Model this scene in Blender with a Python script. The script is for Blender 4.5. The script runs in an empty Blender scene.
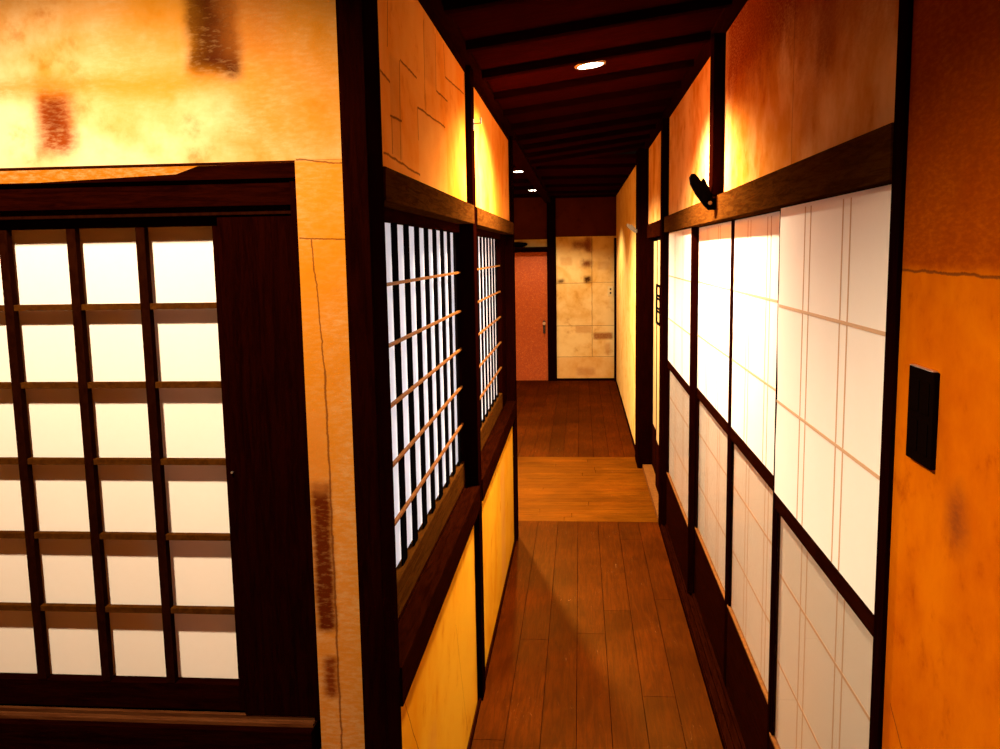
import bpy, bmesh, math, random
from mathutils import Vector, Matrix
random.seed(7)
S = bpy.context.scene
col = S.collection

# ------------------------------------------------------------------ camera
PITCH, YAW, ROLL, EYE = math.radians(7.659), math.radians(5.161), math.radians(-0.967), 1.6
fw = Vector((-math.sin(YAW)*math.cos(PITCH), math.cos(YAW)*math.cos(PITCH), -math.sin(PITCH)))
rt = Vector((math.cos(YAW), math.sin(YAW), 0)); up = rt.cross(fw)
r2 = math.cos(ROLL)*rt + math.sin(ROLL)*up
u2 = -math.sin(ROLL)*rt + math.cos(ROLL)*up
cam = bpy.data.cameras.new('camera'); co = bpy.data.objects.new('camera', cam); col.objects.link(co)
cam.sensor_width = 36; cam.lens = 36*0.9; cam.clip_start = 0.02
M = Matrix((r2, u2, -fw)).transposed().to_4x4(); M.translation = (0, 0, EYE)
co.matrix_world = M
S.camera = co
S.view_settings.view_transform = 'Standard'; S.view_settings.look = 'None'
S.view_settings.gamma = 1; S.view_settings.use_curve_mapping = False
S.view_settings.exposure = 0.0
w = bpy.data.worlds.new('world'); S.world = w; w.use_nodes = True
w.node_tree.nodes['Background'].inputs[0].default_value = (0.004, 0.002, 0.001, 1)

# ------------------------------------------------------------------ node helper
class NB:
    def __init__(s, name):
        s.m = bpy.data.materials.new(name); s.m.use_nodes = True
        s.t = s.m.node_tree; s.n = s.t.nodes; s.n.clear()
        s.out = s.n.new('ShaderNodeOutputMaterial')
        s.co = s.n.new('ShaderNodeTexCoord').outputs['Object']
    def new(s, k): return s.n.new(k)
    def set(s, inp, v):
        if hasattr(v, 'is_linked') or isinstance(v, bpy.types.NodeSocket): s.t.links.new(v, inp)
        else:
            if isinstance(v, tuple) and len(v) == 3 and inp.type == 'RGBA': v = v+(1,)
            inp.default_value = v
    def math(s, op, a, b=0.0, c=0.0, clamp=False):
        n = s.new('ShaderNodeMath'); n.operation = op; n.use_clamp = clamp
        s.set(n.inputs[0], a); s.set(n.inputs[1], b); s.set(n.inputs[2], c); return n.outputs[0]
    def mix(s, f, a, b, mode='MIX'):
        n = s.new('ShaderNodeMix'); n.data_type = 'RGBA'; n.blend_type = mode
        s.set(n.inputs[0], f); s.set(n.inputs[6], a); s.set(n.inputs[7], b); return n.outputs[2]
    def map(s, scale=(1, 1, 1), loc=(0, 0, 0), src=None):
        n = s.new('ShaderNodeMapping'); s.set(n.inputs[0], src or s.co)
        n.inputs['Scale'].default_value = scale; n.inputs['Location'].default_value = loc; return n.outputs[0]
    def noise(s, v, scale, detail=3, rough=.5, dist=0.0):
        n = s.new('ShaderNodeTexNoise'); s.set(n.inputs['Vector'], v); n.inputs['Scale'].default_value = scale
        n.inputs['Detail'].default_value = detail; n.inputs['Roughness'].default_value = rough
        n.inputs['Distortion'].default_value = dist; return n.outputs[0]
    def ss(s, v, a, b):
        n = s.new('ShaderNodeMapRange'); n.interpolation_type = 'SMOOTHSTEP'
        s.set(n.inputs[0], v); n.inputs[1].default_value = a; n.inputs[2].default_value = b; return n.outputs[0]
    def bump(s, h, strength=.3, dist=.002):
        n = s.new('ShaderNodeBump'); n.inputs['Strength'].default_value = strength
        n.inputs['Distance'].default_value = dist; s.set(n.inputs['Height'], h); return n.outputs[0]
    def bsdf(s, color, rough=.5, spec=.5, normal=None, metal=0.0):
        b = s.new('ShaderNodeBsdfPrincipled'); s.set(b.inputs['Base Color'], color)
        s.set(b.inputs['Roughness'], rough); b.inputs['Specular IOR Level'].default_value = spec
        b.inputs['Metallic'].default_value = metal
        if normal is not None: s.set(b.inputs['Normal'], normal)
        return b.outputs[0]
    def done(s, sh): s.t.links.new(sh, s.out.inputs[0]); return s.m
    def sep(s):
        n = s.new('ShaderNodeSeparateXYZ'); s.set(n.inputs[0], s.co); return n.outputs

def wood(name, c1, c2, rough=.45, spec=.35, grain=(1, 1, 1), tone=False, bump=.25):
    b = NB(name)
    g = b.noise(b.map(grain), 14, 5, .6, 1.2)
    f = b.noise(b.map(tuple(x*3 for x in grain)), 40, 3, .6)
    k = b.math('ADD', b.math('MULTIPLY', g, .7), b.math('MULTIPLY', f, .3))
    c = b.mix(b.ss(k, .35, .65), c1, c2)
    if tone:
        a = b.new('ShaderNodeVertexColor'); a.layer_name = 'tone'
        c = b.mix(1.0, c, a.outputs[0], 'MULTIPLY')
        wear = b.noise(b.map((1, 1, 1)), 2.3, 4, .6)
        c = b.mix(b.ss(wear, .35, .75), c, b.mix(1.0, c, (1.6, 1.55, 1.4), 'MULTIPLY'))
        sc = b.noise(b.map((5, .6, 1)), 9, 6, .75, 2.5)
        sc2 = b.noise(b.map((1, 1, 1)), 3.1, 2, .5)
        c = b.mix(b.math('MULTIPLY', b.ss(sc, .61, .70), b.ss(sc2, .5, .62)), c, (.20, .075, .02))
        rough = b.math('ADD', b.math('MULTIPLY', wear, .25), rough-.1)
        nm = b.bump(k, bump, .001)
        d = b.new('ShaderNodeBsdfDiffuse'); b.set(d.inputs[0], c); b.set(d.inputs['Normal'], nm)
        g2 = b.new('ShaderNodeBsdfGlossy'); g2.inputs[0].default_value = (1, .42, .05, 1); b.set(g2.inputs['Roughness'], rough); b.set(g2.inputs['Normal'], nm)
        mx = b.new('ShaderNodeMixShader'); mx.inputs[0].default_value = spec
        b.t.links.new(d.outputs[0], mx.inputs[1]); b.t.links.new(g2.outputs[0], mx.inputs[2])
        return b.done(mx.outputs[0])
    return b.done(b.bsdf(c, rough, spec, b.bump(k, bump, .001)))

def gold(name, axis, pale, orange, brown, stains_and_shade=(), seams=(), brick=None, off=0.0, nscale=2.2, bias=.5, rough=.62):
    """aged washi wall paper: axis 'x' = wall facing along X (uses Y,Z), 'y' = facing along Y (uses X,Z)"""
    b = NB(name); o = b.sep()
    u = o[1] if axis == 'x' else o[0]; v = o[2]
    vec = b.map((1, 1, 1), (off, off*.7, off*1.3))
    n1 = b.noise(vec, nscale, 4, .55, .6); n2 = b.noise(vec, nscale*4.5, 5, .65); n3 = b.noise(vec, 90, 3, .6)
    k = b.math('ADD', b.math('MULTIPLY', n1, .7), b.math('MULTIPLY', n2, .3))
    c = b.mix(b.ss(k, bias-.15, bias+.15), pale, orange)
    if brick:
        cb = b.new('ShaderNodeCombineXYZ'); b.set(cb.inputs[0], b.math('ADD', u, off)); b.set(cb.inputs[1], b.math('ADD', v, off*.37))
        br = b.new('ShaderNodeTexBrick'); b.set(br.inputs['Vector'], cb.outputs[0]); br.inputs['Scale'].default_value = 1
        br.inputs['Brick Width'].default_value = brick[0]; br.inputs['Row Height'].default_value = brick[1]
        br.inputs['Mortar Size'].default_value = .0015; br.inputs['Mortar Smooth'].default_value = .6
        br.inputs['Color1'].default_value = (1, 1, 1, 1); br.inputs['Color2'].default_value = (.72, .62, .5, 1)
        br.inputs['Mortar'].default_value = (.5, .35, .2, 1); br.offset = .37
        c = b.mix(.75, c, br.outputs[0], 'MULTIPLY')
    c = b.mix(b.math('MULTIPLY', b.ss(n2, .56, .78), .5), c, brown)
    wob = b.math('MULTIPLY', b.math('SUBTRACT', b.noise(vec, 16, 5, .7), .5), 1.0)
    fine = b.noise(b.map((1, 1, 3.2), (off, 0, 0)), 55, 4, .7)
    for (u0, u1, v0, v1, soft, amt, colr) in stains_and_shade:
        uu = b.math('ADD', u, b.math('MULTIPLY', wob, soft*1.6)); vv = b.math('ADD', v, b.math('MULTIPLY', wob, -soft*1.6))
        mk = b.math('MULTIPLY', b.ss(uu, u0-soft, u0+soft), b.math('SUBTRACT', 1.0, b.ss(uu, u1-soft, u1+soft)))
        mk = b.math('MULTIPLY', mk, b.math('MULTIPLY', b.ss(vv, v0-soft, v0+soft), b.math('SUBTRACT', 1.0, b.ss(vv, v1-soft, v1+soft))))
        mk = b.math('MULTIPLY', mk, b.math('MULTIPLY_ADD', b.ss(fine, .3, .62), .3, .7))
        c = b.mix(b.math('MULTIPLY', mk, amt*1.15, clamp=True), c, colr)
    edge = None
    for (u0, v0, u1, v1, wd) in seams:
        L = math.hypot(u1-u0, v1-v0); dx, dy = (u1-u0)/L, (v1-v0)/L
        pu = b.math('SUBTRACT', u, u0); pv = b.math('SUBTRACT', v, v0)
        along = b.math('ADD', b.math('MULTIPLY', pu, dx), b.math('MULTIPLY', pv, dy))
        perp = b.math('ADD', b.math('MULTIPLY', pu, -dy), b.math('MULTIPLY', pv, dx))
        perp = b.math('ABSOLUTE', b.math('ADD', perp, b.math('MULTIPLY', wob, .012)))
        mk = b.math('MULTIPLY', b.math('SUBTRACT', 1.0, b.ss(perp, wd*.4, wd*1.6)),
                    b.math('MULTIPLY', b.math('GREATER_THAN', along, 0.0), b.math('LESS_THAN', along, L)))
        edge = mk if edge is None else b.math('MAXIMUM', edge, mk)
    if edge is not None:
        c = b.mix(b.math('MULTIPLY', edge, .8), c, (.10, .025, .004))
    h = b.math('ADD', b.math('MULTIPLY', n3, .35), b.math('MULTIPLY', n2, .8))
    if edge is not None: h = b.math('SUBTRACT', h, edge)
    return b.done(b.bsdf(c, rough, 0, b.bump(h, .35, .0025)))

def paper(name, c1, c2, trans=.25, rough=.8):
    b = NB(name)
    n = b.noise(b.co, 5, 4, .6); f = b.noise(b.map((1, 3, 1)), 70, 4, .7)
    c = b.mix(b.math('ADD', b.math('MULTIPLY', n, .6), b.math('MULTIPLY', f, .4)), c1, c2)
    d = b.bsdf(c, rough, .15, b.bump(f, .12, .0005))
    t = b.new('ShaderNodeBsdfTranslucent'); b.set(t.inputs[0], c)
    mx = b.new('ShaderNodeMixShader'); mx.inputs[0].default_value = trans
    b.t.links.new(d, mx.inputs[1]); b.t.links.new(t.outputs[0], mx.inputs[2])
    return b.done(mx.outputs[0])

def plain(name, c, rough=.4, spec=.5, metal=0.0, n=.15):
    b = NB(name); k = b.noise(b.co, 60, 3)
    return b.done(b.bsdf(b.mix(b.math('MULTIPLY', k, n), c, tuple(x*.5 for x in c)), rough, spec, None, metal))

def glow(name, c, s):
    b = NB(name); e = b.new('ShaderNodeEmission'); e.inputs[0].default_value = c+(1,); e.inputs[1].default_value = s
    return b.done(e.outputs[0])

def glassm(name):
    b = NB(name)
    g = b.new('ShaderNodeBsdfGlossy'); g.inputs['Roughness'].default_value = .03; g.inputs[0].default_value = (1, 1, 1, 1)
    t = b.new('ShaderNodeBsdfTransparent'); t.inputs[0].default_value = (.93, .93, .92, 1)
    f = b.new('ShaderNodeLayerWeight'); f.inputs[0].default_value = .5
    mx = b.new('ShaderNodeMixShader'); b.set(mx.inputs[0], b.math('MULTIPLY_ADD', b.math('POWER', f.outputs['Facing'], 5.0), .3, .02))
    b.t.links.new(t.outputs[0], mx.inputs[1]); b.t.links.new(g.outputs[0], mx.inputs[2])
    return b.done(mx.outputs[0])

PALE, ORANGE, BROWN = (.84, .42, .09), (.70, .23, .012), (.30, .06, .003)
DK = (.045, .012, .004)
m_wood_v = wood('dark timber upright', (.0028, .0002, .0001), (.0065, .0005, .0001), spec=0, rough=.6, grain=(6, 6, .5))
m_wood_y = wood('dark timber along corridor', (.006, .0006, .0001), (.015, .0020, .0003), spec=0, rough=.5, grain=(6, .5, 6))
m_beam = wood('brown beam', (.028, .0075, .0008), (.060, .018, .002), spec=0, rough=.5, grain=(6, .5, 6))
m_wood_x = wood('dark timber across', (.0032, .0002, .0001), (.0085, .0007, .0001), spec=0, rough=.6, grain=(.5, 6, 6))
m_lac = wood('lattice wood', (.006, .0008, .0002), (.012, .0020, .0004), spec=0, rough=.5, grain=(6, 3, 3))
m_lath = wood('warm lattice slat', (.11, .034, .005), (.20, .068, .011), spec=.02, rough=.45, grain=(3, 3, 3))
m_black = plain('black lacquered slat', (.0015, .0010, .0012), .5, 0.0)
m_ceil = wood('ceiling board', (.008, .0004, .0002), (.019, .0012, .0003), spec=0, rough=.4, grain=(.4, 5, 5))
m_floor_y = wood('floor boards along', (.021, .0022, .0001), (.047, .0064, .0001), rough=.40, spec=.035, grain=(5, .35, 5), tone=True)
m_floor_x = wood('floor boards across', (.055, .012, .0002), (.105, .027, .0006), rough=.36, spec=.05, grain=(.35, 5, 5), tone=True)
m_paper = paper('shoji paper', (.80, .70, .60), (.88, .79, .70), .12)
m_paper_low = paper('shoji paper behind glass', (.66, .54, .42), (.74, .62, .50), .12)
m_line = paper('glued paper strip', (.52, .30, .16), (.60, .37, .21), .1)
m_paper_f = paper('window paper', (.84, .72, .60), (.90, .80, .70), .15)
m_paper_l = paper('lattice window paper', (.78, .78, .80), (.84, .84, .87), .6)
m_sheen = wood('waxed sill strip', (.05, .012, .003), (.10, .03, .008), rough=.22, spec=.6, grain=(.5, 6, 6))
m_glass = glassm('clear glass')
m_lamp = glow('lamp glow', (1, .90, .74), 30)
m_ring = plain('lamp ring', (.25, .16, .10), .4)
m_blackplastic = plain('glossy black plate', (.003, .001, .0005), .35, 0.0)
m_metal = plain('worn metal', (.55, .50, .44), .3, .5, .9)
m_dull = plain('dark iron', (.03, .018, .014), .4, .5, .3)

# ------------------------------------------------------------------ mesh helpers
def bx(bm, x0, x1, y0, y1, z0, z1, bev=0.0):
    b2 = bmesh.new(); bmesh.ops.create_cube(b2, size=1)
    for v in b2.verts:
        v.co = Vector(((x0+x1)/2+v.co.x*(x1-x0), (y0+y1)/2+v.co.y*(y1-y0), (z0+z1)/2+v.co.z*(z1-z0)))
    if bev: bmesh.ops.bevel(b2, geom=b2.edges[:], offset=bev, segments=2, affect='EDGES', profile=.7)
    me = bpy.data.meshes.new('t'); b2.to_mesh(me); bm.from_mesh(me); bpy.data.meshes.remove(me); b2.free()
def prism(bm, pts, axis, a0, a1):
    """extrude a polygon (list of 2-D points in the two other axes, in axis order) from a0 to a1"""
    def P(p, a): q = list(p); q.insert('xyz'.index(axis), a); return q
    A = [bm.verts.new(P(p, a0)) for p in pts]; B = [bm.verts.new(P(p, a1)) for p in pts]
    bm.faces.new(A); bm.faces.new(B[::-1]); n = len(pts)
    for i in range(n): bm.faces.new((A[i], B[i], B[(i+1) % n], A[(i+1) % n]))
def cyl(bm, c, r, h, axis='z', seg=24, r2=None):
    b2 = bmesh.new(); bmesh.ops.create_cone(b2, cap_ends=True, segments=seg, radius1=r, radius2=r if r2 is None else r2, depth=h)
    R = {'z': Matrix.Identity(4), 'x': Matrix.Rotation(math.pi/2, 4, 'Y'), 'y': Matrix.Rotation(-math.pi/2, 4, 'X')}[axis]
    bmesh.ops.transform(b2, matrix=Matrix.Translation(c) @ R, verts=b2.verts)
    me = bpy.data.meshes.new('t'); b2.to_mesh(me); bm.from_mesh(me); bpy.data.meshes.remove(me); b2.free()
def mk(name, fn, mat, parent=None, loc=None, smooth=False):
    bm = bmesh.new(); fn(bm); bmesh.ops.recalc_face_normals(bm, faces=bm.faces[:])
    me = bpy.data.meshes.new(name); bm.to_mesh(me); bm.free()
    if smooth:
        for p in me.polygons: p.use_smooth = True
    for m in (mat if isinstance(mat, (list, tuple)) else [mat]): me.materials.append(m)
    o = bpy.data.objects.new(name, me); col.objects.link(o)
    if loc: o.location = loc
    if parent: o.parent = parent
    return o
def box(name, r, mat, parent=None, bev=.0015, loc=None): return mk(name, lambda bm: bx(bm, *r, bev=bev), mat, parent, loc)
def st(name, r, mat, parent=None, bev=.0015, label=None):
    o = box(name, r, mat, parent, bev)
    if parent is None: o['kind'] = 'structure'
    if label: o['label'] = label
    return o
def thing(name, label, cat, loc=(0, 0, 0), group=None):
    o = bpy.data.objects.new(name, None); col.objects.link(o); o.location = loc; o.empty_display_size = .05
    return tag(o, label, cat, group)
def tag(o, label, cat, group=None):
    o['label'] = label; o['category'] = cat
    if group: o['group'] = group
    return o
def struct_empty(name, loc=(0, 0, 0), label=None):
    o = bpy.data.objects.new(name, None); col.objects.link(o); o.location = loc; o['kind'] = 'structure'; o.empty_display_size = .05
    if label: o['label'] = label
    return o

XL, XR = -.376, .49          # corridor wall faces
CZ = lambda x: 2.27 + .13*x  # sloping corridor ceiling

# ------------------------------------------------------------------ floor
def planks(bm, x0, x1, y0, y1, along, width, lens, z=0.0, th=.02):
    lay = bm.loops.layers.color.get('tone') or bm.loops.layers.color.new('tone')
    def plank(a, b, c, d):
        t = random.uniform(.86, 1.1); g = .0012
        v = [bm.verts.new(p) for p in ((a+g, c+g, z-th), (b-g, c+g, z-th), (b-g, d-g, z-th), (a+g, d-g, z-th), (a+g, c+g, z), (b-g, c+g, z), (b-g, d-g, z), (a+g, d-g, z))]
        for q in ((0, 1, 2, 3), (7, 6, 5, 4), (0, 4, 5, 1), (1, 5, 6, 2), (2, 6, 7, 3), (3, 7, 4, 0)):
            f = bm.faces.new([v[i] for i in q])
            for l in f.loops: l[lay] = (t, t*random.uniform(.96, 1.0), t*.97, 1)
    if along == 'y':
        x = x0
        while x < x1-.01:
            xe = min(x+width, x1)
            y = y0
            L = random.choice(lens)*random.uniform(.5, 1)
            while y < y1-.01:
                ye = min(y+L, y1)
                if y1-ye < .3: ye = y1
                plank(x, xe, y, ye); y = ye; L = random.choice(lens)
            x = xe
    else:
        y = y0
        while y < y1-.01:
            ye = min(y+width, y1); x = x0; L = random.choice(lens)*random.uniform(.5, 1)
            while x < x1-.01:
                xe = min(x+L, x1); 
                if x1-xe < .3: xe = x1
                plank(x, xe, y, ye); x = xe; L = random.choice(lens)
            y = ye
o = mk('floor', lambda bm: planks(bm, -2.6, .455, -1.2, 1.62, 'y', .127, (1.8, 2.4, 3.0)), m_floor_y); o['kind'] = 'structure'
o = mk('floor', lambda bm: planks(bm, -.376, .455, 1.62, 5.25, 'y', .1187, (1.8, 2.4, 3.6)), m_floor_y); o['kind'] = 'structure'
o = mk('floor', lambda bm: planks(bm, -1.7, .455, 5.25, 6.97, 'x', .086, (1.8, 2.4)), m_floor_x); o['kind'] = 'structure'
o = mk('floor', lambda bm: planks(bm, -1.7, .45, 6.97, 11.25, 'y', .12, (1.8, 2.4, 3.6)), m_floor_y); o['kind'] = 'structure'
st('floor', (-2.6, 1.2, -1.2, 11.3, -.06, -.021), m_wood_y, bev=0)
# ------------------------------------------------------------------ wall papers
STN = (.030, .003, .001)
m_front = gold('aged gold paper, window wall', 'y', (.50, .37, .19), (.40, .15, .010), (.20, .04, .002),
    stains_and_shade=[(-.50, -.30, .3, 1.764, .006, .8, (.40, .125, .004)), (-2.6, -.56, 1.70, 1.7625, .0012, .9, (.26, .075, .003)), (-.60, -.30, 1.76, 2.6, .07, .7, (.36, .12, .005)), (-2.0, -.5, 2.03, 2.6, .05, .6, (.33, .12, .006)), (-.665, -.572, 1.905, 2.6, .016, 1.0, STN), (-.945, -.875, 1.785, 1.90, .022, .9, (.15, .025, .003)), (-.925, -.895, 1.82, 1.88, .015, .6, (.08, .01, .001)),  # the header strip entry paints shade into the plaster colour
            (-.60, -.50, 1.94, 2.6, .04, .6, (.34, .10, .012)), (-.484, -.450, .92, 1.20, .010, 1.0, (.07, .010, .001)),
            (-.475, -.450, .79, .87, .01, .9, (.12, .02, .002)), (-.50, -.452, 1.18, 1.33, .015, .45, (.40, .13, .02)),
            (-1.5, -.60, 1.885, 1.915, .02, .7, (.36, .12, .006)), (-.84, -.66, 1.84, 2.6, .05, .5, (.40, .15, .008)), (-.60, -.54, 1.79, 1.80, .008, .5, (.45, .14, .02))],
    seams=[(-.484, 1.764, -.40, 1.757, .0012), (-.484, 1.632, -.40, 1.630, .0012), (-.462, 1.63, -.449, 1.40, .0012),
           (-.449, 1.40, -.447, .62, .0018)], off=3.1, nscale=2.6, bias=.51)
SE = [[1.833,2.099,1.818,2.007],[1.937,2.006,1.919,1.799],[1.839,1.879,1.834,1.803],[1.743,1.948,1.833,1.943],[1.823,1.877,1.943,1.883],
      [2.14,1.942,2.141,1.866],[2.14,1.942,2.579,1.955],[2.258,2.165,2.247,1.951],[2.438,2.176,2.431,2.03],[2.431,2.03,2.638,2.033],
      [2.603,2.096,3.013,2.119],[2.586,2.183,2.603,2.096],[1.945,2.008,2.141,2.007],[1.748,1.797,2.15,1.787]]
m_left_up = gold('patched gold paper', 'x', (.80, .31, .045), (.72, .21, .012), BROWN, seams=[tuple(q)+(.0022,) for q in SE],
    stains_and_shade=[(1.83, 1.94, 1.80, 2.0, .008, .35, (.50, .18, .03)), (2.25, 2.43, 2.03, 2.3, .008, .3, (.5, .17, .03)), (2.14, 2.6, 1.5, 1.945, .01, .25, (.80, .42, .10))], off=1.3)
m_left_low = gold('gold paper low wall', 'x', (.66, .31, .014), (.58, .20, .003), (.36, .10, .003), off=5.7, nscale=1.6, bias=.53,
    seams=[(1.78, .655, 2.0, .35, .0016), (2.0, .35, 2.05, 0, .0012), (2.55, .5, 2.75, .05, .0012)],
    stains_and_shade=[(2.05, 2.16, 0, .42, .03, .3, (.5, .18, .03)), (4.1, 4.3, 0, .6, .05, .5, (.55, .22, .04))])
m_right_up = gold('gold paper over nageshi', 'x', (.70, .38, .13), (.48, .16, .012), BROWN, off=8.2, nscale=2.0, bias=.5,
    seams=[(2.19, 1.6, 2.19, 2.5, .0016)], stains_and_shade=[(1.85, 1.98, 1.95, 2.5, .05, .7, (.16, .03, .004)), (1.40, 3.19, 2.07, 2.5, .12, .9, (.17, .024, .003)), (1.40, 2.17, 1.95, 2.5, .08, .5, (.25, .05, .006)), (1.95, 2.1, 1.83, 1.96, .04, .4, (.3, .1, .02))])  # wide dark bands along the top paint in shade where the lamplight stops
m_right_near = gold('orange paper by switch', 'x', (.48, .115, .0008), (.37, .068, .0006), (.20, .028, .0005), off=2.4, nscale=4.0, bias=.5,
    seams=[(.9, 1.562, 1.40, 1.566, .0018), (1.10, .70, 1.36, .90, .0016)], brick=None,
    stains_and_shade=[(1.13, 1.18, 1.22, 1.29, .03, .75, (.15, .03, .006)), (1.0, 1.38, .55, .80, .012, .4, (.75, .36, .09)), (.8, 1.4, 1.57, 2.6, .01, .75, (.20, .026, .001))])  # large patch above the upper seam paints in shade beyond the lamp's cone
m_right_far = gold('gold paper far right', 'x', (.88, .60, .18), (.74, .36, .05), (.55, .22, .04), off=6.6, nscale=5.0, bias=.58)
m_far = gold('gold paper end wall', 'y', (.82, .58, .22), (.62, .33, .06), (.38, .10, .010), off=4.4, nscale=1.8, bias=.52,
    seams=[(.146, .297, .146, 1.8, .003), (-.3, 1.22, .146, 1.22, .003), (.146, 1.225, .45, 1.225, .002), (-.3, .69, .45, .69, .0025), (-.3, .30, .45, .30, .0025)],
    stains_and_shade=[(-.28, -.20, 1.225, 1.27, .03, .95, STN), (.05, .14, 1.225, 1.30, .03, .95, STN), (.02, .14, 1.42, 1.50, .04, .9, (.16, .04, .008)), (-.1, .13, 1.64, 1.74, .05, .8, (.2, .05, .01)),
            (.06, .145, 1.6, 1.78, .03, .8, (.2, .05, .01)), (.16, .40, .52, .60, .02, .8, (.25, .07, .012)), (-.06, .14, .60, .69, .015, .4, (.4, .15, .03)),
            (.22, .36, 1.38, 1.48, .02, .35, (.4, .15, .03)), (-.05, .18, .06, .16, .03, .5, (.3, .1, .03)), (-.3, .45, -.1, .297, .01, .35, (.62, .24, .04)),
            (.30, .38, .33, .47, .03, .45, (.4, .14, .02)), (-.24, -.1, 1.44, 1.54, .02, .4, (.5, .2, .04))])
m_far_up = gold('darker reddish upper end wall', 'y', (.085, .016, .003), (.06, .011, .002), (.03, .006, .001), off=9.4)  # upper end wall coloured much darker and redder than the part below
m_plain_wall = gold('plain gold wall', 'x', (.70, .38, .10), (.60, .26, .05), BROWN, off=7.7)

# ------------------------------------------------------------------ window wall (left, facing the camera)
YF = 1.54
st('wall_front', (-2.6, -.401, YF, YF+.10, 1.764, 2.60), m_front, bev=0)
st('wall_front', (-.486, -.401, YF, YF+.10, 0, 1.7635), m_front, bev=0)
st('wall_front', (-2.6, -.4865, YF, YF+.10, 0, .664), m_front, bev=0)
# strip of plaster, its shade painted in, under the upper wall, thinner to the right
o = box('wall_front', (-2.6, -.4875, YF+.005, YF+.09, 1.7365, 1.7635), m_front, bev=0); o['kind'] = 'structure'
w1 = struct_empty('window_1', (-1.0, YF+.05, .61), 'dark recessed timber frame around the large paper window')
def L(r, ox, oy, oz): return (r[0]-ox, r[1]-ox, r[2]-oy, r[3]-oy, r[4]-oz, r[5]-oz)
def wl(name, r, mat, bev=.0015): return box(name, L(r, -1.0, YF+.05, .61), mat, w1, bev)
wl('head_frame', (-2.4, -.49, YF+.012, YF+.09, 1.690, 1.7355), m_wood_x)
mk('head_frame', lambda bm: prism(bm, [(-1.4, .1255), (.5125, .1255), (.5125, .150), (.34, .149), (.30, .136), (.05, .1275), (-1.4, .1260)], 'y', -.046, -.041), m_wood_x, w1, (0, 0, 1.0))
wl('head_track', (-2.4, -.50, YF+.022, YF+.09, 1.675, 1.6895), m_lac)
wl('side_frame', (-.5005, -.487, YF+.010, YF+.09, .7355, 1.757), m_wood_v)
wl('sill', (-2.4, -.5015, YF-.010, YF+.075, .665, .724), m_wood_x)
wl('sill_track', (-2.4, -.5015, YF+.004, YF+.018, .7245, .733), m_sheen)
wl('sill_track', (-2.4, -.5015, YF+.028, YF+.036, .7245, .7345), m_sheen)
wl('sill_track', (-2.4, -.5015, YF+.062, YF+.075, .7245, .7345), m_sheen)
b = wl('side_board', (-.6405, -.5015, YF+.026, YF+.050, .7355, 1.6740), m_wood_v)
mk('nail', lambda bm: cyl(bm, (.362, -.026, .60), .002, .006, 'y', 10), m_metal, w1)
# the paper window itself
s = thing('lattice_window_screen', 'large paper screen with a wide square dark lattice, left of the corner post', 'sliding screen', (-1.1, YF+.056, .673))
def sl(name, r, mat, bev=.0008): return box(name, L(r, -1.1, YF+.056, .673), mat, s, bev)
gx1, gx0 = -.656, -1.57
Yg = YF+.040; 
sl('stile', (gx1, -.641, Yg, Yg+.026, .7355, 1.6735), m_lath if False else m_wood_v)
sl('stile', (gx0-.03, gx0, Yg, Yg+.026, .7355, 1.6735), m_wood_v)
sl('top_rail', (gx0, gx1, Yg+.004, Yg+.026, 1.658, 1.6735), m_wood_x)
sl('bottom_rail', (gx0, gx1, Yg, Yg+.026, .7355, .788), m_wood_x)
for i in range(1, 7):
    x = gx1 - .131*i - .004
    sl('muntin', (x-.0085, x+.0085, Yg, Yg+.016, .7885, 1.6575), m_lac)
for j in range(1, 6):
    z = .788 + (1.660-.788)/6*j
    sl('crossbar', (gx0+.0005, gx1-.0005, Yg+.0025, Yg+.0165, z-.0055, z+.0055), m_beam)
sl('paper', (gx0, gx1, Yg+.0265, Yg+.0275, .73, 1.665), m_paper_f, 0)
# board that closes the back of the screen recess
# ------------------------------------------------------------------ left corridor wall
st('trim_1', (-.4005, -.356, 1.525, 1.650, 0, 2.60), m_wood_v, bev=.003, label='thick dark corner post between the gold window wall and the corridor')
st('trim_2', (-.446, -.356, 3.046, 3.135, 0, 2.215), m_wood_v, bev=.003, label='dark post halfway along the left corridor wall')
st('trim_3', (-.446, -.356, 4.87, 4.96, 0, 2.215), m_wood_v, bev=.003, label='dark post at the far end of the left corridor wall')
for y0, y1 in ((1.651, 3.045), (3.136, 4.869)):
    st('wall_left', (-.44, XL, y0, y1, 1.7615, 2.192), m_left_up, bev=0)
    st('wall_left', (-.44, XL, y0, y1, 0, .7145), m_left_low, bev=0)
    st('trim_4', (-.446, -.352, y0, y1, 1.700, 1.761), m_beam, bev=.002)     # lintel
    st('trim_5', (-.452, -.352, y0, y1, .715, .797), m_wood_y, bev=.002)        # sill beam
    st('trim_6', (-.446, -.402, y0, y1, .7975, .8045), m_wood_y, bev=.001)
    st('trim_7', (-.37, -.362, y0, y1, 0, .012), m_wood_y, bev=.001)
st('trim_8', (-.452, -.335, 1.651, 4.96, 2.216, 2.262), m_wood_y, bev=.002, label='dark cornice above the left corridor wall')
st('trim_8', (-.446, -.372, 1.651, 4.96, 2.1925, 2.2155), m_wood_y, bev=.001)

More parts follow.
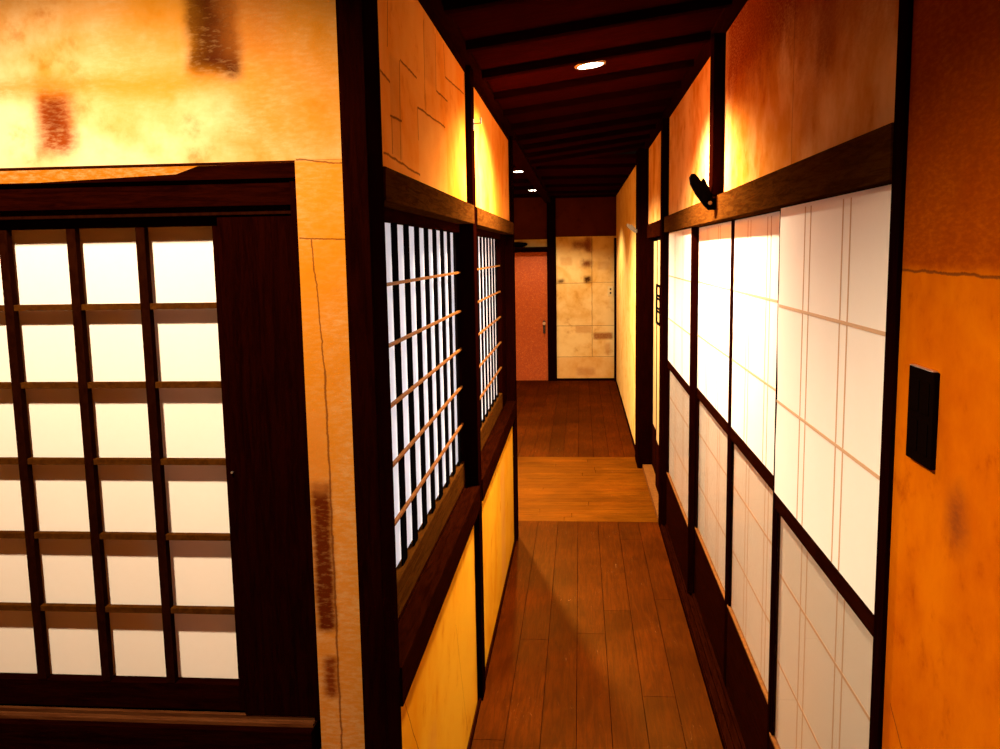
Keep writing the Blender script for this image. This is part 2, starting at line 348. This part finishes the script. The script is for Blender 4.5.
def lattice(y0, y1, n, label):
    t = thing('narrow_lattice_screen', label, 'sliding screen', (-.41, (y0+y1)/2, .8050), 'narrow lattice screens in the left corridor wall')
    cy = (y0+y1)/2
    def q(name, r, mat, bev=.0008): return box(name, L(r, -.41, cy, .8050), mat, t, bev)
    xa, xb = -.428, -.404
    q('stile', (xa, xb, y0, y0+.030, .8050, 1.6995), m_wood_v); q('stile', (xa, xb, y1-.030, y1, .8050, 1.6995), m_wood_v)
    q('top_rail', (xa, xb, y0+.0305, y1-.0305, 1.672, 1.6995), m_wood_y)
    q('bottom_rail', (xa, xb, y0+.0305, y1-.0305, .8050, .884), m_beam)
    a, b2 = y0+.031, y1-.031; p = (b2-a)/n
    for i in range(1, n):
        y = a+p*i
        q('slat', (-.4165, -.4125, y-.028, y+.028, .8845, 1.6715), m_black)
    for j in range(1, 6):
        z = .887+(1.669-.887)/6*j
        q('crossbar', (-.4122, -.4045, a, b2, z-.0035, z+.0035), m_lath)
    q('paper', (-.4275, -.4265, a, b2, .8845, 1.6715), m_paper_l, 0)
    return t
lattice(1.70, 3.17, 10, 'nearer screen of dense narrow dark lattice over white paper, left corridor wall')
lattice(3.36, 4.62, 9, 'farther screen of dense narrow dark lattice over white paper, left corridor wall')
st('trim_9', (-.446, -.402, 3.1705, 3.3595, .8050, 1.6995), m_wood_v)
st('trim_9', (-.446, -.402, 4.6205, 4.8695, .8050, 1.6995), m_wood_v)
st('trim_9', (-.446, -.402, 1.6515, 1.6995, .8050, 1.6995), m_wood_v)

# ------------------------------------------------------------------ right corridor wall
st('trim_10', (.468, .56, 1.388, 1.43, 0, 2.60), m_wood_v, bev=.002, label='slim dark post between the switch wall and the paper screens')
st('wall_right', (.475, .56, -1.2, 1.3875, 0, 2.50), m_right_near, bev=0)
for y0, y1 in ((1.431, 3.19), (3.281, 5.11), (5.241, 6.60)):
    st('wall_right', (XR, .56, y0, y1, 1.785, 2.318), m_right_up, bev=0)
st('trim_11', (.465, .56, 1.4305, 5.1095, 1.700, 1.7845), m_beam, bev=.002, label='long dark beam above the white paper screens')
st('trim_11', (.478, .56, 5.2405, 6.60, 1.690, 1.7845), m_wood_y, bev=.002)
st('trim_12', (.452, .56, 3.19, 3.28, 1.7855, 2.33), m_wood_v, bev=.002, label='short dark post above the screens')
st('trim_13', (.455, .56, 5.11, 5.24, 0, 2.33), m_wood_v, bev=.002, label='dark post after the last white paper screen')
st('trim_14', (.418, .56, 6.601, 6.90, 0, 2.33), m_wood_v, bev=.002, label='wide dark post before the far gold wall')
st('wall_right', (.445, .56, 6.901, 11.25, .0, 2.33), m_right_far, bev=0)
st('trim_15', (.44, .56, 1.4305, 6.60, 2.3185, 2.37), m_wood_y, bev=.002)
st('baseboard_right', (.434, .4445, 6.901, 11.14, 0, .02), m_wood_y, bev=.001)
# raised threshold with grooves
def thr(bm):
    bx(bm, .4555, .56, 1.4305, 5.1095, -.02, .022, .001)
    for x in (.458, .482, .506, .532): bx(bm, x, x+.012, 1.4305, 5.1095, .0215, .032, .001)
o = mk('trim_16', thr, m_wood_y); o['kind'] = 'structure'; o['label'] = 'dark grooved threshold under the white screens'
o = mk('trim_16', lambda bm: bx(bm, .4555, .56, 5.2405, 6.6, -.02, .03, .001), m_lath); o['kind'] = 'structure'  # brighter wood colour on the far threshold paints in a glint of light

def shoji(y0, y1, x, label, ragged=False):
    t = thing('paper_screen', label, 'sliding screen', (x, (y0+y1)/2, .0325), 'white paper screens along the right wall')
    cy = (y0+y1)/2; d = .026
    def q(name, r, mat, bev=.0008): return box(name, L(r, x, cy, .0325), mat, t, bev)
    sw = .026
    q('stile', (x, x+d, y0, y0+sw, .0325, 1.6995), m_wood_v); q('stile', (x, x+d, y1-sw, y1, .0325, 1.6995), m_wood_v)
    a, b2 = y0+sw+.0005, y1-sw-.0005
    q('top_rail', (x+.004, x+d, a, b2, 1.690, 1.6995), m_wood_y)
    q('middle_rail', (x+.0005, x+d, a, b2, .950, .992), m_wood_y)
    q('bottom_board', (x+.001, x+d, a, b2, .0325, .340), m_wood_y)
    q('bottom_bead', (x-.0005, x+d, a, b2, .3405, .348), m_lath)
    for ya, yb in ((a, a+.016), (b2-.016, b2)):
        q('lower_stile', (x+.002, x+d, ya, yb, .3485, .9495), m_wood_v)
    # paper above: pasted over the frame edge on the nearest screen, so its edge runs ragged
    n = 24
    def up_(bm):
        za, zb = .992, 1.697
        e0, e1 = a-.004, (b2+.006 if ragged else b2)
        f = []
        for i in range(n+1):
            z = za+(zb-za)*i/n
            w_ = (.006*math.sin(z*9.3)+.004*math.sin(z*23+1)) if ragged else 0
            xx = .0028 if not ragged else -.0012
            f.append((bm.verts.new((xx, e0-cy, z-.0325)), bm.verts.new((xx+0, e1+w_-cy, z-.0325)),
                      bm.verts.new((xx+.0008, e1+w_-cy, z-.0325)), bm.verts.new((xx+.0008, e0-cy, z-.0325))))
        for i in range(n):
            for k in range(4):
                bm.faces.new((f[i][k], f[i][(k+1) % 4], f[i+1][(k+1) % 4], f[i+1][k]))
        bm.faces.new(f[0][::-1]); bm.faces.new(f[n])
    mk('upper_paper', up_, m_paper, t)
    q('lower_paper', (x+.012, x+.013, a, b2, .349, .9495), m_paper_low, 0)
    W = y1-y0
    def lines(bm, z0, z1, zs, xx, w=.007):
        for k in (1, 2):
            for s_ in (-.024, .024):
                y = y0+W*k/3+s_-cy; bx(bm, xx-.0003, xx+.0002, y-w/2, y+w/2, z0-.0325, z1-.0325)
        for z in zs: bx(bm, xx-.0007, xx+.0001, a-cy, b2-cy, z-.0325-.0035, z-.0325+.0035)
    mk('upper_paper_strips', lambda bm: lines(bm, .993, 1.689, (1.226, 1.462), (.0028 if not ragged else -.0012)-.0002), m_line, t)
    mk('lower_paper_strips', lambda bm: lines(bm, .349, .949, (.555, .785), .012), m_line, t)
    q('lower_glass', (x+.006, x+.0075, a+.0165, b2-.0165, .349, .9490), m_glass, 0)
    return t
shoji(1.432 if False else 1.432, 2.285, .487, 'white paper screen nearest the camera, beside the orange switch wall', True)
shoji(2.262, 3.150, .516, 'second white paper screen from the switch wall, brightly lit at the top')
shoji(3.152, 4.065, .516, 'third white paper screen from the switch wall, behind the leaf-shaped bracket')
shoji(4.035, 5.108, .487, 'farthest of the white paper screens, next to the doorway with the black lattice pull')

# pale sliding doors past the screens
m_pale = paper('pale sliding door paper', (.52, .32, .11), (.60, .39, .15), .05)
def fus(y0, y1, x, label):
    t = thing('sliding_door_panel', label, 'sliding door', (x, (y0+y1)/2, .0305), None)
    cy = (y0+y1)/2
    def q(name, r, mat, bev=.0008): return box(name, L(r, x, cy, .0305), mat, t, bev)
    q('stile', (x, x+.02, y0, y0+.022, .0305, 1.6895), m_black); q('stile', (x, x+.02, y1-.022, y1, .0305, 1.6895), m_black)
    q('top_rail', (x, x+.02, y0+.0225, y1-.0225, 1.668, 1.6895), m_black)
    q('bottom_board', (x, x+.02, y0+.0225, y1-.0225, .0305, .345), m_wood_y)
    q('panel', (x+.004, x+.016, y0+.0225, y1-.0225, .3455, 1.6675), m_pale)
    return t, q
t1, q1 = fus(5.245, 6.00, .500, 'pale door panel carrying the black lattice frame, past the white screens')
t2, q2 = fus(5.90, 6.597, .524, 'pale door panel farther in, partly behind the wide dark post')
def pull(bm):
    x0, x1 = -.007, .0035; cy = 5.6225; zz = .0305
    def r(ya, yb, za, zb): bx(bm, x0, x1, ya-cy, yb-cy, za-zz, zb-zz, .001)
    r(5.70, 5.715, 1.13, 1.385); r(5.965, 5.98, 1.13, 1.385)
    for z in (1.13, 1.208, 1.228, 1.290, 1.310, 1.372): r(5.7155, 5.9645, z, z+.009 if z not in (1.13, 1.372) else z+.013)
mk('lattice_pull', pull, m_black, t1)

# ------------------------------------------------------------------ ceiling
def ceil_bm(x0, x1, y0, y1):
    def f(bm):
        prism(bm, [(x0, CZ(x0)), (x1, CZ(x1)), (x1, CZ(x1)+.03), (x0, CZ(x0)+.03)], 'y', y0, y1)
    return f
c = mk('ceiling', ceil_bm(-.452, .56, 1.651, 6.75), m_ceil); c['kind'] = 'structure'
y = 1.89
while y < 6.7:
    def f(bm, y=y):
        x0, x1 = -.334, .439
        prism(bm, [(x0, CZ(x0)-.028), (x1, CZ(x1)-.028), (x1, CZ(x1)-.0005), (x0, CZ(x0)-.0005)], 'y', y-.019, y+.019)
    o = mk('batten', f, m_wood_x, c); y += .44
c2 = st('ceiling', (-.452, .56, 6.8050, 11.35, 2.275, 2.305), m_ceil, bev=0)
for y in (7.2, 8.2, 9.2, 10.2, 11.0): box('batten', (-.34, .43, y-.02, y+.02, 2.247, 2.2745), m_wood_x, c2)
c3 = st('ceiling', (-1.75, -.4525, 4.961, 11.35, 2.275, 2.305), m_ceil, bev=0)
for y in (6.9, 8.45, 9.35, 10.6): box('batten', (-1.7, -.43, y-.03, y+.03, 2.240, 2.2745), m_wood_x, c3)
st('trim_17', (-.425, -.345, 4.961, 11.24, 2.205, 2.2395), m_wood_y, bev=.002, label='dark beam running on from the left corridor wall')
st('wall_front', (-.3555, .4675, 1.54, 1.60, 2.30, 2.60), m_front, bev=0)
st('ceiling', (-2.65, .56, -1.25, 1.524, 2.501, 2.53), m_ceil, bev=0)

# ------------------------------------------------------------------ far hall
YE = 11.25
st('wall_back', (-.295, .56, YE, YE+.08, 0, 1.79), m_far, bev=0)
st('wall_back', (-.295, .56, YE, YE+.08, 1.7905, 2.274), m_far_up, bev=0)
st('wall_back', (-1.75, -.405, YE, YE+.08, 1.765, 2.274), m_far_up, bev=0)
st('wall_back', (-1.75, -.405, YE, YE+.08, 1.672, 1.764), m_far, bev=0)
st('wall_back', (-1.75, -1.225, YE, YE+.08, 0, 1.671), m_far, bev=0)
st('trim_18', (-.4045, -.2955, YE-.03, YE+.08, 0, 2.274), m_wood_v, bev=.003, label='dark post between the orange door and the gold end wall')
st('trim_19', (-1.22, -.405, YE-.025, YE+.08, 1.612, 1.6715), m_wood_x, bev=.002)
st('trim_20', (.418, .4445, YE-.09, YE-.001, 0, 1.765), m_wood_v, bev=.002, label='dark upright in the far right corner')
st('baseboard_back', (-.295, .417, YE-.012, YE-.0005, 0, .03), m_wood_x, bev=.001)
bd = NB('speckled orange paper'); n1 = bd.noise(bd.co, 45, 3, .7); n2 = bd.noise(bd.co, 140, 2)
cc = bd.mix(bd.ss(n1, .45, .7), (.34, .050, .001), (.46, .085, .002)); cc = bd.mix(bd.ss(n2, .62, .7), cc, (.62, .22, .04))
m_door = bd.done(bd.bsdf(cc, .55, .3))
dr = struct_empty('door_1', (-.81, YE+.01, 0), 'orange speckled door at the end of the corridor with a dark lever and pale knob')
box('door_leaf', (-.405, .402, -.012, .02, .004, 1.608), m_door, dr)
box('handle_plate', (.345, .375, -.020, -.0125, .60, .76), m_dull, dr, .003)
hn = mk('handle_lever', lambda bm: (cyl(bm, (.36, -.035, .66), .010, .03, 'y'), bx(bm, .352, .368, -.062, -.046, .60, .67, .004)), m_dull, dr)
mk('door_knob', lambda bm: (cyl(bm, (.36, -.034, .725), .019, .028, 'y')), m_metal, dr)
# switch on end wall
t = thing('wall_socket', 'small pale plate with two dark holes on the gold end wall', 'socket', (.374, YE-.001, 1.117))
box('plate', (-.035, .035, -.008, 0, -.06, .06), plain('pale plastic', (.75, .55, .22), .4), t, .002)
box('outlet', (-.010, .010, -.011, -.0085, .012, .034), m_dull, t, .002)
box('outlet', (-.010, .010, -.011, -.0085, -.034, -.012), m_dull, t, .002)
# dark object on the lintel
def bowl(bm):
    prof = [(0, 0), (.085, 0), (.14, .018), (.155, .04), (.13, .055), (.05, .062), (0, .062)]
    n = 28; rings = []
    for r, z in prof:
        if r == 0: rings.append([bm.verts.new((0, 0, z))])
        else: rings.append([bm.verts.new((r*math.cos(2*math.pi*i/n), r*.55*math.sin(2*math.pi*i/n), z)) for i in range(n)])
    for a, b_ in zip(rings, rings[1:]):
        for i in range(n):
            if len(a) == 1: bm.faces.new((a[0], b_[i], b_[(i+1) % n]))
            elif len(b_) == 1: bm.faces.new((a[i], a[(i+1) % n], b_[0]))
            else: bm.faces.new((a[i], a[(i+1) % n], b_[(i+1) % n], b_[i]))
st('trim_19', (-1.22, -.405, YE-.20, YE-.0255, 1.655, 1.6715), m_wood_x, bev=.002)
o = mk('lintel_ornament', bowl, m_black, None, (-.79, YE-.11, 1.672), True)
tag(o, 'dark rounded flat object on the ledge above the orange door', 'ornament')
# surrounding shell of hall and near room
st('wall_left', (-1.83, -1.751, 4.88, YE+.08, 0, 2.34), m_plain_wall, bev=0)
st('wall_left', (-1.75, -.447, 4.88, 4.96, 0, 2.274), m_plain_wall, bev=0)
st('wall_left', (-2.70, -2.61, -1.2, 1.70, 0, 2.60), m_plain_wall, bev=0)
st('wall_front', (-2.6, -.49, YF+.0905, YF+.10, .665, .735), m_front, bev=0)
st('wall_front', (-2.6, -.49, YF+.0905, YF+.10, 1.60, 1.736), m_front, bev=0)
st('wall_front', (-2.7, .60, -1.32, -1.21, 0, 2.60), m_plain_wall, bev=0)
st('wall_left', (-1.30, -1.22, 1.70, 4.87, 0, 2.34), m_plain_wall, bev=0)

# ------------------------------------------------------------------ small things
sw = thing('switch_plate', 'glossy black switch plate on the orange wall', 'light switch', (.475, 1.274, 1.367))
box('plate', (-.008, 0, -.046, .046, -.066, .066), m_blackplastic, sw, .002)
for z0, z1 in ((.006, .050), (-.050, -.006)):
    for y0, y1 in ((-.034, -.003), (.003, .034)): box('rocker', (-.0095, -.0083, y0, y1, z0, z1), m_blackplastic, sw, .001)
box('top_edge', (-.0085, -.0015, -.042, .042, .0662, .0675), m_metal, sw, .0004)

def bracket(loc, label, mat, k=1.0, tiltx=-.060, dz=.092):
    t = thing('leaf_bracket', label, 'bracket', loc)
    mk('block', lambda bm: bx(bm, -.020*k, 0, -.022*k, .016*k, -.016*k, .018*k, .003), mat, t)
    def arm(bm):
        # leaf outline in (along, across) then laid on the slanted direction
        d = Vector((tiltx, .0, dz)).normalized(); s_ = Vector((dz, 0, -tiltx)).normalized(); n_ = Vector((0, 1, 0))
        out = [(-.010, -.012), (.004, -.016), (.05, -.019), (.085, -.016), (.104, -.007), (.110, .004), (.104, .012), (.088, .015), (.074, .015), (.079, .026), (.072, .027), (.03, .022), (.0, .016), (-.010, .008)]
        A = [bm.verts.new(Vector((-.016*k, 0, 0))+(d*a+s_*b_)*k-n_*.011*k) for a, b_ in out]; B = [bm.verts.new(Vector((-.016*k, 0, 0))+(d*a+s_*b_)*k+n_*.011*k) for a, b_ in out]
        bm.faces.new(A); bm.faces.new(B[::-1]); m_ = len(out)
        for i in range(m_): bm.faces.new((A[i], B[i], B[(i+1) % m_], A[(i+1) % m_]))
    mk('arm', arm, mat, t)
    mk('pivot', lambda bm: cyl(bm, (-.018*k, -.0225*k, .004*k), .006*k, .004*k, 'y'), m_metal, t)
    return t
bracket((.465, 3.21, 1.755), 'dark leaf-shaped bracket sticking up from the beam above the second and third screens', m_black, 1.12)
bracket((.418, 6.74, 1.745), 'small pale slanted bracket on the far wide post, high up', plain('grey brass', (.22, .16, .10), .45, .4, .3), .75, -.075, .06)
hk = thing('wall_hook', 'tiny metal hook high on the left middle post', 'hook', (-.356, 3.09, 2.03))
mk('plate', lambda bm: bx(bm, 0, .003, -.008, .008, -.018, .018, .001), m_metal, hk)
mk('hook', lambda bm: (cyl(bm, (.014, 0, .004), .0028, .024, 'x', 10), cyl(bm, (.026, 0, .013), .0028, .020, 'z', 10)), m_metal, hk)

# ------------------------------------------------------------------ lamps
LC = (1.0, .80, .56)
def downlight(x, y, z, label, power, ang, blend, slope=True, rad=.035, aim=(0, 0), colr=LC):
    t = thing('ceiling_downlight', label, 'ceiling light', (x, y, z), 'round recessed downlights')
    a = math.atan(.13) if slope else 0
    t.rotation_euler = (0, -a, 0)
    def ring(bm):
        n = 32; R0, R1 = .047, .056
        pr = [(R0, 0), (R0, -.006), (R1, -.005), (R1+.002, -.0006)]
        rg = [[bm.verts.new((r*math.cos(2*math.pi*i/n), r*math.sin(2*math.pi*i/n), zz)) for i in range(n)] for r, zz in pr]
        for k in range(3):
            for i in range(n): bm.faces.new((rg[k][i], rg[k][(i+1) % n], rg[k+1][(i+1) % n], rg[k+1][i]))
    mk('trim_ring', ring, m_ring, t)
    mk('lamp_face', lambda bm: cyl(bm, (0, 0, -.0030), .0465, .003, 'z', 32), m_lamp, t)
    ld = bpy.data.lights.new('downlight', 'SPOT'); ld.energy = power; ld.color = colr; ld.spot_size = math.radians(ang); ld.spot_blend = blend
    ld.shadow_soft_size = rad
    lo = bpy.data.objects.new('downlight_beam', ld); col.objects.link(lo); lo.location = (x, y, z-.045)
    lo.rotation_euler = (math.radians(aim[0]), math.radians(aim[1]), 0)
    return t
downlight(.04, 3.40, CZ(.04)-.001, 'round lit downlight in the sloping ceiling over the white screens', 520, 154, .6)
downlight(-.50, 7.60, 2.274, 'nearer of the two small lit downlights seen past the left wall', 110, 140, .4, False)
downlight(-.50, 9.90, 2.274, 'farther of the two small lit downlights, before the orange door', 150, 140, .35, False)
downlight(-.66, 6.10, 2.274, 'lit downlight over the crossing, hidden behind the left wall', 560, 155, .4, False)
downlight(-.82, .80, 2.500, 'lit downlight in front of the gold window wall', 245, 134, .5, False)
# unseen cool area light added behind the narrow lattice to backlight its paper
al = bpy.data.lights.new('lattice_backlight', 'AREA'); al.shape = 'RECTANGLE'; al.size = .95; al.size_y = 3.0; al.energy = 36; al.color = (1, .95, .96)
ao = bpy.data.objects.new('lattice_backlight', al); col.objects.link(ao); ao.location = (-.85, 3.2, 1.25); ao.rotation_euler = (0, math.radians(-90), 0)
